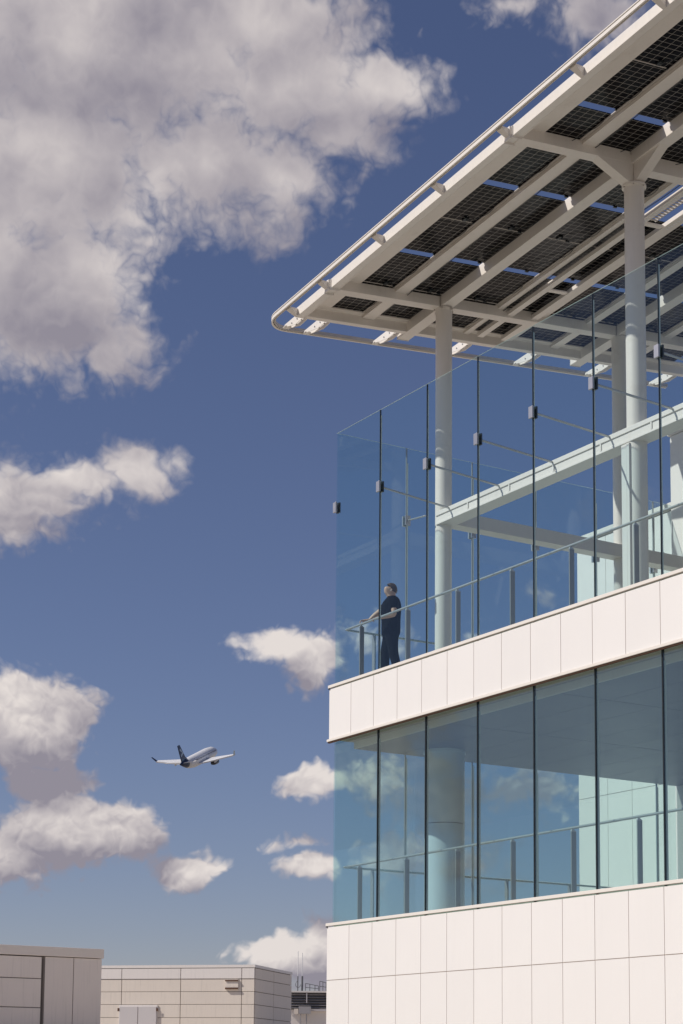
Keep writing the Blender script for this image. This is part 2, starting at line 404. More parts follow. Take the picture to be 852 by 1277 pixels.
for k in range(1, 6):
    y = GY+.02+EY*k
    box('joint_seal', up, GX0-.004, GX0+.03, y-.008, y+.006, ZG0, ZG1-.005, 'post_grey')
    box('glass_edge', up, GX0+.018, GX0+.04, y+.0065, y+.02, ZG0, ZG1-.3, 'pale_edge')
    box('joint_seal', lo, GX0-.004, GX0+.03, y-.008, y+.008, ZL-.06, ZS+.03, 'post_grey')
    box('glass_edge', lo, GX0+.018, GX0+.045, y+.0085, y+.024, ZL-.06, 3.6, 'pale_edge')
def clamp_front(x, bx):
    c = box('clamp', up, x-.052, x+.046, GY-.046, GY-.012, ZK-.095, ZK+.095, 'clamp_metal', bevel=.003)
    d = box('clamp_back', up, x-.052, x+.054, GY+.026, GY+.056, ZK-.095, ZK+.095, 'black_seal')
    if bx: tube('strut', up, [(x, GY+.05, ZK), (bx, 1.775, 8.10)], .019, 'rail_steel', 8)
clamp_front(GX0+.01, None)
for k in range(1, NF-1): clamp_front(GX0+GW_*k, BX[k-1])
for k in range(1, 6):
    y = GY+.02+EY*k
    box('clamp', up, GX0-.05, GX0-.008, y-.055, y+.055, ZK-.095, ZK+.095, 'clamp_metal')
    box('clamp_back', up, GX0+.045, GX0+.075, y-.055, y+.055, ZK-.095, ZK+.095, 'clamp_metal')
    tube('strut', up, [(GX0+.07, y, ZK), (.70, y, 8.06)], .017, 'rail_steel', 8)

# no two panes hang quite true, so reflections break at the joints
for o_ in COL.objects:
    if o_.name.startswith('glass_pane'):
        o_.rotation_euler = (random.uniform(-.001, .001), random.uniform(-.0005, .0005), random.uniform(-.003, .003))

# ------------------------------------------------------------------ handrails
def handrail(ztop, zdeck, label, posts_mat, rail_mat):
    h = thing('handrail', (0, .35, zdeck), label, 'handrail', 'handrails along the balconies')
    tube('top_rail', h, [(0., .35, ztop), (XE-.4, .35, ztop)], .021, rail_mat, 12)
    tube('side_rail', h, [(0., .372, ztop-.002), (0., 8.0, ztop-.002)], .021, rail_mat, 12)
    for k in range(10):
        x = .503+1.514*k
        pb = box('post', h, x-.012, x+.012, .325, .415, zdeck-.0, ztop-.055, posts_mat, bevel=.003)
        part('post_bracket', h, [Vector((x+dx_, y_, z_)) for dx_ in (-.014, .014) for (y_, z_) in ((.32, ztop-.058), (.42, ztop-.058), (.37, ztop-.022), (.335, ztop-.022))],
             [(0, 1, 2, 3), (7, 6, 5, 4), (0, 4, 5, 1), (1, 5, 6, 2), (2, 6, 7, 3), (3, 7, 4, 0)], rail_mat)
    for k in range(5):
        y = .95+1.51*k
        box('post', h, -.045, .045, y-.012, y+.012, zdeck, ztop-.02, posts_mat)
    return h
handrail(5.875, ZU-.01, 'thin steel handrail with flat posts along the upper balcony the man leans on', 'post_grey', 'rail_steel')
handrail(1.505, ZL-.01, 'steel handrail with flat posts behind the tinted glass of the lower balcony', 'post_grey', 'rail_steel')

# ------------------------------------------------------------------ solar canopy
cn = thing('solar_canopy', (.8, 1.95, 12.0), 'white steel roof canopy carrying dark solar panels over the upper balcony', 'canopy')
def rv(x0, x1, y0, y1, h0, h1):
    return [Vector((x, y, zr_(x, y, h))) for x in (x0, x1) for y in (y0, y1) for h in (h0, h1)]
def rb(name, x0, x1, y0, y1, h0, h1, m='white_steel', bevel=0., par=None, label=None):
    return part(name, par or cn, rv(x0, x1, y0, y1, h0, h1), BF, m, bevel=bevel, label=label)
XR = 13.2; YR = 9.2; XL = -.20
# fascia along the front and along the end
rb('fascia_beam', -.38, XR, -.58, -.43, .005, .18, 'white_paint', .006)
rb('eaves_plate', -.26, XR, -.425, .05, .185, .2085, 'white_steel')
rb('fascia_lip', -.38, XR, -.43, -.40, .005, .03, 'white_steel')
rb('end_beam', -.38, -.27, -.42, YR, .005, .20, 'white_steel', .006)
rb('end_plate', -.265, -.15, -.42, YR, .183, .2065, 'white_steel')
# cross beams over the column lines
def crossbeam(x, hn):
    rb('cross_beam', x-.095, x+.095, -.425, 1.80, .0, .20, 'white_steel', .006)
    rb('cross_beam', x-.095, x+.095, 2.10, 6.05, -.0 if not hn else -.06, .20, 'white_steel', .006)
    rb('cross_beam', x-.095, x+.095, 6.33, YR-.1, .0, .20, 'white_steel', .006)
    for s_ in (-1, 1):
        rb('end_plate', x+s_*.099-.004 if s_ < 0 else x+.0955, x-.0955 if s_ < 0 else x+.103, -.60, -.40, -.03, .17, 'white_paint')
    rb('end_plate', x-.06, x+.06, -.615, -.585, -.02, .18, 'white_paint')
crossbeam(.79, False); crossbeam(6.27, True); crossbeam(11.75, False)
# haunches on the big node
def prism(name, pts2, axis, a0, a1, m='white_steel'):
    V = []
    for a in (a0, a1):
        for (s_, z_) in pts2: V.append(Vector((s_, a, z_)) if axis == 'y' else Vector((a, s_, z_)))
    n = len(pts2)
    Fc = [tuple(range(n)), tuple(range(2*n-1, n-1, -1))]+[(i, i+n, (i+1) % n+n, (i+1) % n) for i in range(n)]
    return part(name, cn, V, Fc, m)
xx = 6.27; z0_ = zr_(xx, 1.95)
prism('haunch', [(1.12, zr_(xx, 1.12, .01)), (1.80, zr_(xx, 1.80)-.33), (2.10, zr_(xx, 2.1)-.36), (2.10, z0_+.18), (1.12, zr_(xx, 1.12, .15))], 'x', xx-.093, xx+.093)
prism('haunch', [(6.37, z0_-.34), (7.05, zr_(7.05, 1.95, .01)), (7.05, zr_(7.05, 1.95, .15)), (6.37, z0_+.15)], 'y', 1.86, 2.04)
prism('haunch', [(6.17, z0_-.20), (5.80, zr_(5.8, 1.95, .01)), (5.80, zr_(5.8, 1.95, .15)), (6.17, z0_+.15)], 'y', 1.86, 2.04)
ringcol(cn, 'node_plate', 6.27, 1.95, z0_-.36, z0_-.33, .20, 'white_steel')
# main beams along the building
for (ya, yb) in ((1.82, 2.08), (6.07, 6.33)):
    rb('main_beam', -.60, XR, ya, yb, .0, .235, 'white_steel', .008)
    for k in (-.606,): rb('end_plate', k, k+.005, ya-.004, yb+.004, -.01, .23, 'white_paint')
# purlins
for (ya, yb, h0, h1) in ((.80, 1.06, .13, .20), (3.14, 3.26, .14, .21), (4.14, 4.30, .13, .20), (5.28, 5.48, .13, .20), (7.3, 7.5, .13, .2)):
    rb('purlin', -.26, XR, ya, yb, h0, h1, 'white_steel', .004)
    rb('purlin_flange', -.26, XR, ya-.06, ya-.003, h1-.015, h1, 'galvanised')
# service channels; white dots painted as light showing through their perforations
for (ya, yb) in ((3.36, 3.50), (3.93, 4.09)):
    rb('service_channel', -.1, XR, ya, yb, .04, .12, 'white_steel', .003)
    V = []; Fc = []
    k = 4.7
    while k < 11:
        q = rv(k, k+.022, yb-.085, yb-.03, .034, .039); o_ = len(V); V += q; Fc += [tuple(i+o_ for i in f) for f in BF]; k += .06
    po = part('hole_light_dots', cn, V, Fc, 'earbud'); po['kind'] = 'stuff'
rb('cable_tray', 4.75, 11.2, 3.55, 3.575, .10, .15, 'galvanised'); rb('cable_tray', 4.75, 11.2, 3.715, 3.74, .10, .15, 'galvanised')
V = []; Fc = []; k = 4.78
while k < 11.2:
    q = rv(k, k+.03, 3.576, 3.714, .10, .115); o_ = len(V); V += q; Fc += [tuple(i+o_ for i in f) for f in BF]; k += .075
po = part('tray_rungs', cn, V, Fc, 'galvanised'); po['kind'] = 'stuff'
for x in (2.0, 4.7, 8.5): rb('tie_plate', x-.05, x+.05, 3.51, 3.92, .05, .075, 'white_steel')
# solar panels: rows across Y, pairs between open slots along X
rows = [(.03, .99), (1.01, 1.97), (1.99, 3.12), (3.15, 4.10), (4.16, 5.24), (5.27, 6.20), (6.23, 7.36), (7.39, 8.5)]
slots = [2.19, 4.71, 7.22, 9.73, 12.24]
cols = [(-.185, .93), (.95, 2.115)]
for s_ in slots[:-1]:
    cols += [(s_+.075, s_+1.255), (s_+1.275, s_+2.435)]
cols += [(12.315, 13.2)]
H0 = .205
for (ya, yb) in rows:
    for (xa, xb) in cols:
        if ya == 3.15 and 4.7 < xa < 11: continue
        pn = rb('solar_panel', xa, xb, ya, yb, H0+.004, H0+.014, 'solar_cell')
        if (xa, ya) in ((cols[1][0], ya), (cols[3][0], ya), (cols[5][0], ya), (cols[7][0], ya)):
            rb('junction_box', xa+.03, xa+.13, (ya+yb)/2-.04, (ya+yb)/2+.04, H0-.025, H0+.003, 'black_seal')
        rb('junction_box', xa-.018 if xa > 0 else xa+.0, xa+.012, (ya+yb)/2+.2, (ya+yb)/2+.27, H0-.018, H0+.003, 'black_seal')
# bright seam bars between the two panels of a pair and rails beside the slots
for (ya, yb) in rows:
    for i in range(0, len(cols)-1, 2):
        rb('seam_bar', cols[i][1]+.003, cols[i+1][0]-.003, ya, yb, H0-.002, H0+.012, 'galvanised')
# bolts and cables on the steel
for X_, Y_ in ((.79, 1.95), (6.27, 1.95)):
    zb = zr_(X_, Y_)-(.36 if X_ > 3 else .04)
    for k in range(6):
        a_ = k*math.pi/3+.3; tube('bolt', cn, [(X_+.185*math.cos(a_), Y_+.185*math.sin(a_), zb+.04), (X_+.185*math.cos(a_), Y_+.185*math.sin(a_), zb-.012)], .013, 'galvanised', 6)
def cable(pts, sag=.03, r_=.006):
    P_ = []
    for i in range(len(pts)-1):
        (x0, y0, h0), (x1, y1, h1) = pts[i], pts[i+1]
        for k in range(8):
            t_ = k/8; x, y = x0+(x1-x0)*t_, y0+(y1-y0)*t_
            P_.append((x, y, zr_(x, y, h0+(h1-h0)*t_-sag*4*t_*(1-t_))))
    P_.append((pts[-1][0], pts[-1][1], zr_(*pts[-1])))
    tube('cable', cn, P_, r_, 'black_seal', 6)
for i, (xa, xb) in enumerate(cols):
    for (ya, yb, py) in ((.03, .99, .76), (1.01, 1.97, 1.78), (1.99, 3.12, 3.10), (4.16, 5.24, 5.24)):
        xm = xa+.35+.2*((i*7) % 3); cable([(xa+.08, (ya+yb)/2, .18), (xm, py-.06, .16), (xm+.25, py-.02, .19)], .02)
for (y_, h_) in ((1.07, .125), (3.27, .13), (4.13, .12)): cable([(x_, y_, h_) for x_ in [k*1.26 for k in range(0, 10)]], .018, .007)
# outer edge rail, rounded at the corner, on brackets
RH = .178; path = [(XR, -.80)]; cx_, cy_, rr_ = -.70, -.30, .50
path.append((cx_+.02, -.80))
for i in range(0, 13):
    a = math.radians(270-90*i/12); path.append((cx_+rr_*math.cos(a), cy_+rr_*math.sin(a)))
path.append((-1.20, YR))
def sweep(name, prof, m):
    V = []; Fc = []; n = len(prof)
    for i, p_ in enumerate(path):
        a = Vector(path[max(i-1, 0)]); c = Vector(path[min(i+1, len(path)-1)]); d = (c-a).normalized(); nrm = Vector((d.y, -d.x))
        nrm = -nrm
        for (o_, h_) in prof:
            q = Vector(p_)+nrm*o_; V.append(Vector((q.x, q.y, zr_(q.x, q.y, RH+h_))))
    for i in range(len(path)-1):
        for k in range(n): Fc.append((i*n+k, i*n+(k+1) % n, (i+1)*n+(k+1) % n, (i+1)*n+k))
    Fc += [tuple(range(n)), tuple((len(path)-1)*n+k for k in range(n))[::-1]]
    return part(name, cn, V, Fc, m)
sweep('edge_rail', [(.010, -.045), (.042, -.045), (.042, .010), (.010, .010)], 'white_steel')
sweep('edge_rail_gasket', [(.012, .0105), (.030, .0105), (.030, .0295), (.012, .0295)], 'post_grey')
sweep('edge_rail_lip', [(.010, .030), (.044, .030), (.044, .046), (.010, .046)], 'white_steel')
sweep('edge_rail_inner', [(-.034, -.036), (-.010, -.036), (-.010, .032), (-.034, .032)], 'galvanised')
sweep('edge_rail_web', [(-.0095, -.008), (.0095, -.008), (.0095, .0), (-.0095, .0)], 'post_grey')
def bracket_front(x):
    # tapered plates hanging the rail from the fascia
    V = []
    for dx_ in (-.07, .07):
        s2 = dx_*.55
        V += [Vector((x+s2, -.585, zr_(x, -.585, .005))), Vector((x+s2, -.585, zr_(x, -.585, .15))), Vector((x+dx_, -.765, zr_(x, -.765, .15))), Vector((x+dx_, -.765, zr_(x, -.765, .122)))]
    part('rail_bracket', cn, V, [(0, 1, 2, 3), (7, 6, 5, 4), (0, 4, 5, 1), (1, 5, 6, 2), (2, 6, 7, 3), (3, 7, 4, 0)], 'white_steel')
for k in range(8): bracket_front(.79+1.827*k)
bracket_front(-.34)
def bracket_end(y, dy=0., x1=-1.17):
    z = lambda x, yy, h: zr_(x, yy, h)
    for s_ in (-1, 1):
        V = []
        for q_ in (0, .012):
            o_ = s_*.05+q_
            V += [Vector((-.385, y+o_, z(-.385, y, -.0))), Vector((-.385, y+o_, z(-.385, y, .16))), Vector((x1+.02, y+o_+dy, z(x1, y, .16))), Vector((x1+.02, y+o_+dy, z(x1, y, .115))), Vector((-.62, y+o_+dy*.3, z(-.62, y, -.01)))]
        n = 5
        part('rail_bracket', cn, V, [tuple(range(n)), tuple(range(2*n-1, n-1, -1))]+[(i, i+n, (i+1) % n+n, (i+1) % n) for i in range(n)], 'white_paint')
    rb('bracket_foot', x1-.03, x1+.10, y+dy-.07, y+dy+.07, .112, .121, 'white_paint')
    for xb in (-.55, -.75): ringv = tube('bolt', cn, [(xb, y-.05-.012, z(xb, y, .07)), (xb, y+.085, z(xb, y, .07))], .014, 'post_grey', 8)
for y in (.10, 1.66, 3.38, 5.08, 6.95, 8.7): bracket_end(y)
bracket_end(-.40, -.0, -1.05)

# ------------------------------------------------------------------ grown (skinned) figures
def skinned(name, parent, nodes, edges, m, root=0, sub=2, label=None):
    """nodes: (world position, rx, ry)"""
    base = wloc(parent)
    me = bpy.data.meshes.new(name); me.from_pydata([tuple(Vector(n[0])-base) for n in nodes], edges, [])
    o = bpy.data.objects.new(name, me); COL.objects.link(o)
    md = o.modifiers.new('skin', 'SKIN'); md.use_smooth_shade = True
    for i, n in enumerate(nodes):
        sv = me.skin_vertices[0].data[i]; sv.radius = (n[1], n[2]); sv.use_root = (i == root)
    sb = o.modifiers.new('sub', 'SUBSURF'); sb.levels = sub; sb.render_levels = sub
    dg = bpy.context.evaluated_depsgraph_get(); dg.update()
    nm = bpy.data.meshes.new_from_object(o.evaluated_get(dg)); nm.name = name
    for p_ in nm.polygons: p_.use_smooth = True
    nm.materials.clear(); nm.materials.append(MATS[m])
    bpy.data.objects.remove(o); q = link(name, nm, parent, (0, 0, 0), label); return q
PF = Vector((-.40, -.917, 0)).normalized(); PL = Vector((.917, -.40, 0)).normalized()
P0 = Vector((.93, .72, ZU-.008))
man = thing('person', P0, 'man in black t-shirt and black trousers leaning on the upper balcony rail, looking left', 'person')
def L(a, b_, z): return P0+PF*a+PL*b_+Vector((0, 0, z))
N_ = []; E_ = []
def add(pos, rx, ry=None, to=None):
    N_.append((pos, rx*1.11, (ry or rx)*1.11)); i = len(N_)-1
    if to is not None: E_.append((to, i))
    return i
pel = add(L(0, 0, .98), .125, .10)
wa = add(L(.0, 0, 1.12), .12, .09, pel); ch = add(L(.0, 0, 1.32), .145, .10, wa)
ub = add(L(-.01, 0, 1.46), .09, .07, ch); nk = add(L(.0, 0, 1.555), .055, .055, ub)
hd = add(L(.02, 0, 1.665), .094, .112, nk); ht = add(L(.01, 0, 1.755), .082, .095, hd)
jw = add(L(.075, 0, 1.605), .055, .05, hd); ns = add(L(.128, 0, 1.665), .02, .02, hd)
def finger(root_, p0, dirs, r=.009):
    i = root_
    for k, p_ in enumerate([p0]+dirs): i = add(p_, r*(1-.12*k), None, i)
def hand(wrist_i, palm, along, side, down):
    pi_ = add(palm, .030, .018, wrist_i)
    for k in range(4):
        s_ = (k-1.5)*.021; ln = (.030, .034, .032, .025)[k]
        b0 = palm+along*.045+side*s_
        finger(pi_, b0, [b0+along*ln*.8+down*.012, b0+along*ln*1.1+down*.042, b0+along*ln*.6+down*.058], .0085)
    t0 = palm+side*-.035+along*.005
    finger(pi_, t0, [t0+side*-.012+along*.02+down*.015, t0+side*-.012+along*.03+down*.035], .010)
# far arm reaches forward to the rail corner
rw = Vector((.53, .44, 5.955))
s1 = add(L(0, -.175, 1.455), .062, None, ub); e1 = add(L(.27, -.235, 1.255), .045, None, s1); w1_ = add(rw+Vector((.03, .05, .0)), .028, None, e1)
al = (Vector((.47, .35, 5.9))-rw); al.z = 0; al.normalize(); sd_ = Vector((al.y, -al.x, 0))
hand(w1_, rw+Vector((-.01, -.03, -.005)), al, -sd_, Vector((0, 0, -1)))
# near arm bent, forearm lying along the rail
s2 = add(L(0, .175, 1.455), .062, None, ub); e2 = add(L(-.02, .27, 1.165), .046, None, s2); w2_ = add(L(.22, .18, 1.125), .030, None, e2)
al2 = (PF*.9-PL*.35).normalized(); hand(w2_, L(.275, .155, 1.118), al2, Vector((al2.y, -al2.x, 0)), Vector((0, 0, -1)))
for s_, fa in ((-1, .105), (1, -.105)):
    hp = add(L(.0, s_*.085, .93), .098, .09, pel); kn = add(L(.03+fa*.6, s_*.10, .50), .062, None, hp)
    an = add(L(fa-.02, s_*.105, .10), .042, None, kn); ft = add(L(fa+.08, s_*.115, .045), .036, .03, an); add(L(fa+.16, s_*.12, .035), .03, .022, ft)
skinned('body', man, N_, E_, 'skin')
N_ = []; E_ = []
a0 = add(L(.0, 0, .80), .185, .150); a01 = add(L(.0, 0, .92), .190, .155, a0); a1 = add(L(.0, 0, 1.10), .188, .152, a01); a2 = add(L(.005, 0, 1.30), .205, .160, a1)
a3 = add(L(-.01, 0, 1.44), .165, .125, a2); a4 = add(L(-.005, 0, 1.525), .085, .08, a3)
b1 = add(L(.0, -.18, 1.45), .100, None, a3); b2 = add(L(.17, -.22, 1.335), .098, None, b1)
b1 = add(L(.0, .18, 1.45), .100, None, a3); b2 = add(L(-.015, .245, 1.24), .100, None, b1)
skinned('t_shirt', man, N_, E_, 'black_cloth')
N_ = []; E_ = []
a0 = add(L(0, 0, 1.04), .155, .135); a1 = add(L(0, 0, .93), .16, .14, a0)
for s_, fa in ((-1, .105), (1, -.105)):
    h1 = add(L(.0, s_*.085, .84), .125, .12, a1); h2 = add(L(.02+fa*.3, s_*.095, .68), .102, None, h1); k1 = add(L(.03+fa*.6, s_*.10, .50), .086, None, h2)
    k2 = add(L(fa*.85, s_*.105, .28), .078, None, k1); add(L(fa-.02, s_*.105, .05), .074, None, k2)
skinned('trousers', man, N_, E_, 'trouser_cloth')
for s_, fa in ((-1, .105), (1, -.105)):
    N_ = []; E_ = []
    a0 = add(L(fa-.05, s_*.105, .055), .060, .05); a1 = add(L(fa+.06, s_*.115, .045), .06, .045, a0); add(L(fa+.18, s_*.12, .035), .05, .035, a1)
    skinned('shoe', man, N_, E_, 'shoe')
# short hair: a cap over the crown, sides and back of the head
V = []; Fc = []; na, nz = 28, 16
for i in range(nz+1):
    ph = math.pi*i/nz
    for k in range(na):
        t_ = 2*math.pi*k/na; q = 1+.035*math.sin(5*t_+2*ph)
        V.append(L(-.004+.112*q*math.sin(ph)*math.cos(t_), .084*q*math.sin(ph)*math.sin(t_), 1.70+.116*q*math.cos(ph)))
def keep(i, k):
    ph = math.pi*(i+.5)/nz; t_ = 2*math.pi*(k+.5)/na; a_ = math.sin(ph)*math.cos(t_); z_ = math.cos(ph)
    if a_ > .45: return z_ > .74
    if a_ > .0: return z_ > .34 or (z_ > .0 and a_ < .22)
    return z_ > -.5
for i in range(nz):
    for k in range(na):
        if keep(i, k): Fc.append((i*na+k, i*na+(k+1) % na, (i+1)*na+(k+1) % na, (i+1)*na+k))
part('hair', man, V, Fc, 'hair', smooth=True)
for s_ in (-1, 1):
    N_ = []; E_ = []
    a0 = add(L(.008, s_*.078, 1.685), .012, .018); add(L(.002, s_*.080, 1.655), .010, .014, a0)
    skinned('ear', man, N_, E_, 'skin', sub=1)
tube('earbud', man, [L(.012, .086, 1.672), L(.02, .092, 1.650)], .007, 'earbud', 8)
tube('eyeglasses', man, [L(.02, .083, 1.695), L(.09, .062, 1.692), L(.112, .03, 1.690), L(.114, -.03, 1.690), L(.09, -.062, 1.692)], .004, 'post_grey', 6)

# ------------------------------------------------------------------ airliner
def camv(x, y, z): return R*x+U*y-F*z          # x right, y up, z towards the viewer (orientation of the climbing aircraft)
fw = camv(31, 24, -104).normalized(); rt = camv(98, 6.5, 32.5); rt = (rt-fw*rt.dot(fw)).normalized(); upv = rt.cross(fw)
AP = CAM+(F+R*((247.5-426)/2342.28)-U*((946-1039.39)/2342.28))*600
pl_ = thing('airplane', AP, 'small white passenger jet with dark blue tail climbing away in the sky', 'airplane')
def AL(a, b_, c): return AP+fw*a+rt*b_+upv*c
def loft(name, rings, m, par, n=24, label=None):
    V = []; Fc = []
    for (a, rw_, rh_, cz) in rings:
        for k in range(n):
            t_ = 2*math.pi*k/n; q_ = 1 if name == 'engine' else 1.17; V.append(AL(a, q_*rw_*math.cos(t_), cz+q_*rh_*math.sin(t_)))
    for i in range(len(rings)-1):
        for k in range(n): Fc.append((i*n+k, i*n+(k+1) % n, (i+1)*n+(k+1) % n, (i+1)*n+k))
    Fc += [tuple(range(n)), tuple((len(rings)-1)*n+k for k in range(n))[::-1]]
    o = part(name, par, V, Fc, m, label=label)
    for p_ in o.data.polygons: p_.use_smooth = True
    return o
fus = loft('fuselage', [(-11., 1.15, 1.2, .45), (-9.2, 1.45, 1.45, .25), (-5, 1.68, 1.7, 0), (8, 1.70, 1.72, 0), (12, 1.55, 1.55, -.08), (14, 1.2, 1.15, -.22), (15.4, .65, .6, -.4), (16, .12, .12, -.5)], 'aircraft_white', pl_)
loft('tail_cone', [(-15.8, .15, .2, 1.0), (-13.5, .65, .7, .75), (-12.0, .98, 1.0, .55), (-11.01, 1.15, 1.2, .45)], 'aircraft_navy', pl_)
def wingpoly(name, par, pts, th, m, label=None):
    """pts: (a,b,c) outline, thickness along th vector"""
    n = len(pts); V = [AL(*p_)+th for p_ in pts]+[AL(*p_)-th for p_ in pts]
    return part(name, par, V, [tuple(range(n)), tuple(range(2*n-1, n-1, -1))]+[(i, i+n, (i+1) % n+n, (i+1) % n) for i in range(n)], m, bevel=.03, label=label)
for s_ in (-1, 1):
    wgm = wingpoly('wing', pl_, [(5.2, s_*1.5, -1.0), (-1.4, s_*13.2, .55), (-3.5, s_*13.2, .55), (-4.2, s_*4.8, -.7), (-4.6, s_*1.5, -1.0)], upv*.20, 'aircraft_white')
    wingpoly('winglet', pl_, [(-1.8, s_*13.2, .55), (-3.3, s_*13.2, .55), (-4.6, s_*14.1, 2.3), (-3.9, s_*14.1, 2.3)], rt*.07, 'aircraft_navy' if s_ < 0 else 'aircraft_pale')
    en = loft('engine', [(5.0, .75, .75, -2.05), (4.2, .82, .82, -2.05), (2.0, .78, .78, -2.0), (.6, .6, .6, -1.9)], 'engine_dark', pl_)
    for p_ in en.data.vertices: p_.co += rt*(s_*4.3)
    wingpoly('tailplane', pl_, [(-10.9, s_*.6, 1.1), (-14.4, s_*5.2, 1.6), (-15.6, s_*5.2, 1.6), (-14.2, s_*.5, 1.1)], upv*.09, 'wing_grey')
    wingpoly('flap_fairing', pl_, [(-1.0, s_*6.6, -.75), (-3.6, s_*6.6, -1.0), (-3.6, s_*7.0, -1.0), (-1.0, s_*7.0, -.75)], upv*.2, 'wing_grey')
fin = wingpoly('tail_fin', pl_, [(-9.2, 0, 1.6), (-11.0, 0, 2.6), (-14.2, 0, 6.9), (-15.8, 0, 6.9), (-14.3, 0, 1.2)], rt*.13, 'aircraft_navy')
for s_ in (-1, 1):
    wingpoly('tail_emblem', fin.parent, [(-12.0, s_*.14, 3.9), (-14.4, s_*.14, 5.9), (-14.9, s_*.14, 5.2), (-13.2, s_*.14, 4.3), (-14.6, s_*.14, 3.6), (-14.2, s_*.14, 3.0)], rt*.012, 'aircraft_pale')
    wingpoly('tail_stripe', fin.parent, [(-9.4, s_*.14, 1.75), (-13.9, s_*.14, 2.4), (-14.2, s_*.14, 1.5)], rt*.012, 'aircraft_teal')
    wl = [AL(a, s_*1.69, .35) for a in range(-7, 12)]
    V = []; Fc = []
    for a in [x*.8 for x in range(-9, 15)]:
        o_ = len(V); V += [AL(a+da, s_*db, .35+dc) for da in (0, .35) for db in (1.85, 1.94) for dc in (0, .4)]; Fc += [tuple(i+o_ for i in f) for f in BF]
    part('window_row', pl_, V, Fc, 'window_dark')

# ------------------------------------------------------------------ low roofs at the bottom left
mat('bounce_gravel', (.50, .44, .37), .9, var=.15, vs=3, bump=.5, bs=60)
lr = link('bounce_roof', mesh('bounce_roof', boxv(-75, -4.5, -5.5, 60, GZ+.01, -1.42), BF, 'bounce_gravel')); tagp(lr, kind='structure')  # unseen slab below the view, added to bounce warm sunlight onto the blocks
def ray(x, y): return F+R*((x-426)/2342.28)-U*((y-1039.39)/2342.28)
def obox(name, par, O, ex, ey, x0, x1, y0, y1, z0, z1, m, bevel=0., label=None):
    V = [O+ex*x+ey*y+Vector((0, 0, z)) for x in (x0, x1) for y in (y0, y1) for z in (z0, z1)]
    return part(name, par, V, BF, m, bevel=bevel, label=label)
Z = Vector((0, 0, 1))
# A: near-left block; face runs along +Y and ends at its right corner
OA = Vector((-12.71, 1.37, 0)); ex = Vector((0, 1, 0)); ey = Vector((-1, 0, 0)); zt = .75
# along ex: 1 m = ~ 27 px here (negative = to the left)
ba = thing('rooftop_enclosure', OA+Z*GZ, 'pinkish grey panelled rooftop enclosure in the bottom left corner', 'enclosure')
obox('wall_core', ba, OA, ex, ey, -12, -.02, .035, 6, GZ, zt-.25, 'panel_joint')
obox('coping', ba, OA, ex, ey, -12.0, .03, -.03, 6.2, zt-.225, zt, 'pink_trim', .01)
AW = 1.19
for (a, c) in ((-.725, -.0), (-1.46, -.73)):
    obox('tall_panel', ba, OA, ex, ey, a, c-.012, 0, .05, GZ, zt-.24, 'pinkish_panel', .006)
zz = [zt-.24, zt-.76, zt-1.44, zt-2.12, zt-2.8, zt-3.48, GZ]
for i in range(6):
    for k in range(3): obox('wall_panel', ba, OA, ex, ey, -1.53-3.1*(k+1), -1.55-3.1*k, -.0, .05, zz[i+1]+.01, zz[i]-.01, 'pinkish_panel', .006)
obox('corner_joint', ba, OA, ex, ey, -1.505, -1.475, -.004, .045, GZ, zt-.24, 'panel_joint')
# B: mid block with doors and a vent
OB = Vector((-37.18, 18.99, 0)); e1_ = ray(-8777, 1341); e1_.z = 0; e1_ = -e1_.normalized(); e2_ = ray(1022, 1341); e2_.z = 0; e2_.normalize()
# ex points left to right along the front
ex = -(-e1_) if (e1_.dot(R) > 0) else -e1_
bb = thing('rooftop_penthouse', OB+Z*GZ, 'cream panelled rooftop block with double doors and a small rusty vent', 'building')
s = 75/2342.28; zt = 2.19
def PX(px): return (px-318)*s*1.02
def PZ(py): return zt-(py-1203)*s
obox('wall_core', bb, OB, ex, e2_, -11, -.05, .035, 5.4, GZ, zt-.1, 'panel_joint')
obox('coping', bb, OB, ex, e2_, -11, .02, -.03, 5.5, PZ(1206.5), zt, 'roof_fascia')
xj = [-11, PX(145.3), PX(222.7), PX(301.5), 0]
zj = [PZ(1207), PZ(1220.5), PZ(1236.5), PZ(1252.5), PZ(1269), PZ(1285), GZ]
for j in range(len(zj)-1):
    for i in range(4):
        obox('wall_panel', bb, OB, ex, e2_, xj[i]+.012, xj[i+1]-.012, -.02 if j == 0 else 0, .05, zj[j+1]+.009, zj[j]-.009, 'roof_fascia' if j == 0 else 'roof_cream', .008)
sj = [0, .0]
for j in range(len(zj)-1):
    for (a, c) in ((.06, 2.73), (2.73, 5.45)):
        V = boxv(0, .05, a+.02, c-.02, zj[j+1]+.012, zj[j]-.012)
        part('side_panel', bb, [OB+ex*(v.x-.05)+e2_*v.y+Z*v.z for v in V], BF, 'roof_cream')
dr = obox('door_frame', bb, OB, ex, e2_, PX(143), PX(193.5), -.05, -.004, GZ, PZ(1253), 'roof_fascia')
for (a, c) in ((144, 168), (169, 192.5)): obox('door', bb, OB, ex, e2_, PX(a), PX(c), -.09, -.055, GZ, PZ(1255), 'door_white', .008)
for (a, c) in ((142.8, 1258), (193.5, 1258)): obox('hinge', bb, OB, ex, e2_, PX(a)-.04, PX(a)+.04, -.10, -.092, PZ(c+3), PZ(c-1), 'rust')
vt = obox('vent', bb, OB, ex, e2_, PX(281), PX(297.5), -.06, -.004, PZ(1234), PZ(1221), 'roof_cream', label='small hooded wall vent')
for (a, c) in ((1222, 1223.6), (1231.5, 1233.5)): obox('vent_slot', bb, OB, ex, e2_, PX(281), PX(297.5), -.10, -.062, PZ(c), PZ(a), 'rust')
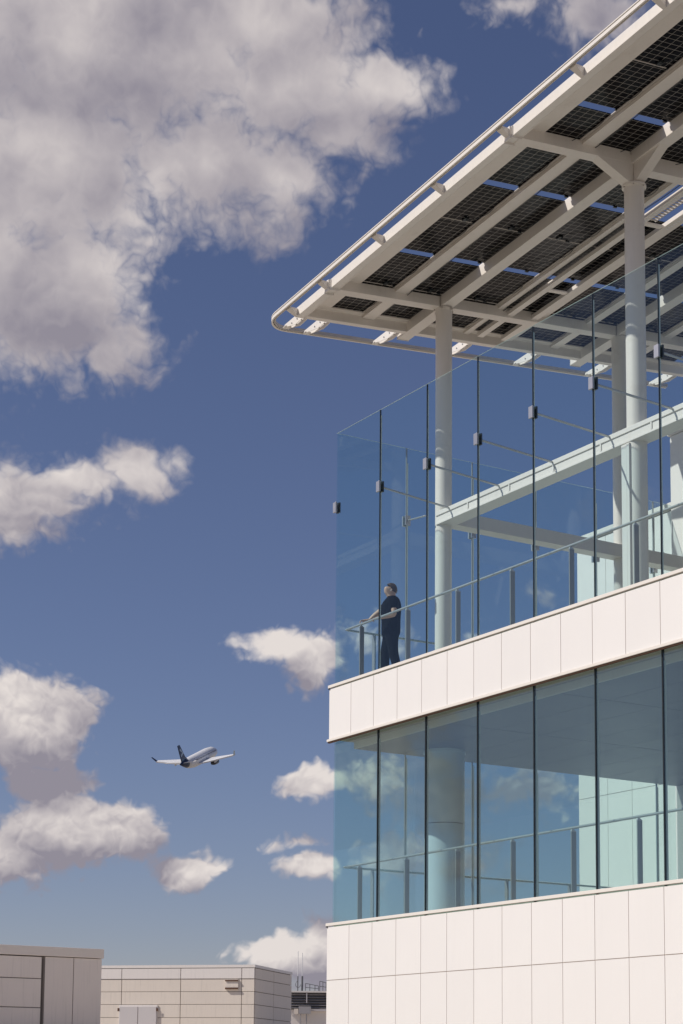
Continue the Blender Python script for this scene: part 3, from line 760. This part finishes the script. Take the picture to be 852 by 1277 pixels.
# C: distant louvred plant roof with aerials and railings
OC = CAM+ray(364, 1341)*110; OC.z = 0; s = 110/2342.28
ex = Vector((R.x, R.y, 0)).normalized(); e2_ = Vector((F.x, F.y, 0)).normalized()
zt = 2.79
def PX(px): return (px-364)*s
def PZ(py): return zt-(py-1235)*s
bc_ = thing('plant_roof', OC+Z*GZ, 'distant louvred plant building beside the tall white wall', 'building')
obox('wall', bc_, OC, ex, e2_, PX(352), PX(440), .3, 14, GZ, PZ(1258), 'roof_fascia')
obox('roof_edge', bc_, OC, ex, e2_, PX(352), PX(440), -.1, 14, PZ(1237), PZ(1235), 'roof_fascia')
obox('louvre_backing', bc_, OC, ex, e2_, PX(352), PX(440), .25, 14, PZ(1257.5), PZ(1237.2), 'louvre_dark')
for k in range(6):
    V = [OC+ex*x+e2_*y+Z*z for x in (PX(352), PX(440)) for (y, z) in ((.20, PZ(1238+3.3*k)), (0, PZ(1239.9+3.3*k)), (.02, PZ(1240.2+3.3*k)), (.22, PZ(1238.3+3.3*k)))]
    part('louvre_slat', bc_, V, [(0, 1, 2, 3), (7, 6, 5, 4), (0, 4, 5, 1), (1, 5, 6, 2), (2, 6, 7, 3), (3, 7, 4, 0)], 'louvre')
obox('downpipe', bc_, OC, ex, e2_, PX(381), PX(382.2), -.12, -.02, PZ(1250), PZ(1238), 'door_white')
obox('cornice', bc_, OC, ex, e2_, PX(386), PX(440), -.1, .29, PZ(1260), PZ(1257.6), 'door_white')
obox('duct', bc_, OC, ex, e2_, PX(372), PX(387), -.8, -.13, PZ(1264), PZ(1255), 'louvre')
for x in (373.5, 381): obox('duct_leg', bc_, OC, ex, e2_, PX(x), PX(x+1.5), -.6, -.4, GZ, PZ(1264), 'louvre')
obox('vent_box', bc_, OC, ex, e2_, PX(366), PX(371), -.5, -.0, PZ(1264), PZ(1257.8), 'roof_cream')
def OCp(px, y, py): return OC+ex*PX(px)+e2_*y+Z*PZ(py)
for (px, top, lab) in ((369.6, 1184, 'thin white whip aerial, the left one of two'), (375.2, 1186, 'thin white whip aerial with a dark base mast, the right one of two')):
    an_ = thing('aerial', OCp(px, 1.0, 1235), lab, 'aerial', 'whip aerials on the plant roof')
    tube('whip', an_, [OCp(px, 1, 1216), OCp(px, 1, top)], .022, 'aircraft_white', 6)
    tube('mast', an_, [OCp(px, 1, 1235), OCp(px, 1, 1215.5)], .06 if px > 370 else .035, 'wire', 8)
def railing(pxs, tops, lab):
    r_ = thing('roof_railing', OCp(pxs[0], .6, 1235), lab, 'railing', 'railings on the plant roof')
    for px, tp in zip(pxs, tops): tube('post', r_, [OCp(px, .6, 1235), OCp(px, .6, tp)], .025, 'wire', 6)
    for f_ in (0, .5): tube('rail', r_, [OCp(px, .6, tp+(1235-tp)*f_) for px, tp in zip(pxs, tops)], .022, 'wire', 6)
railing((379.5, 385, 391.5, 396), (1225, 1225.8, 1227.2, 1228), 'thin roof railing sloping down beside the aerials')
railing((397.5, 401.5, 405.5, 420), (1222, 1222.8, 1224, 1225), 'taller roof railing next to the white wall')
tube('cable_loop', bc_, [OCp(370+3.2*math.cos(a*.6), .9, 1226+4*math.sin(a*.6)) for a in range(9)], .02, 'wire', 6)
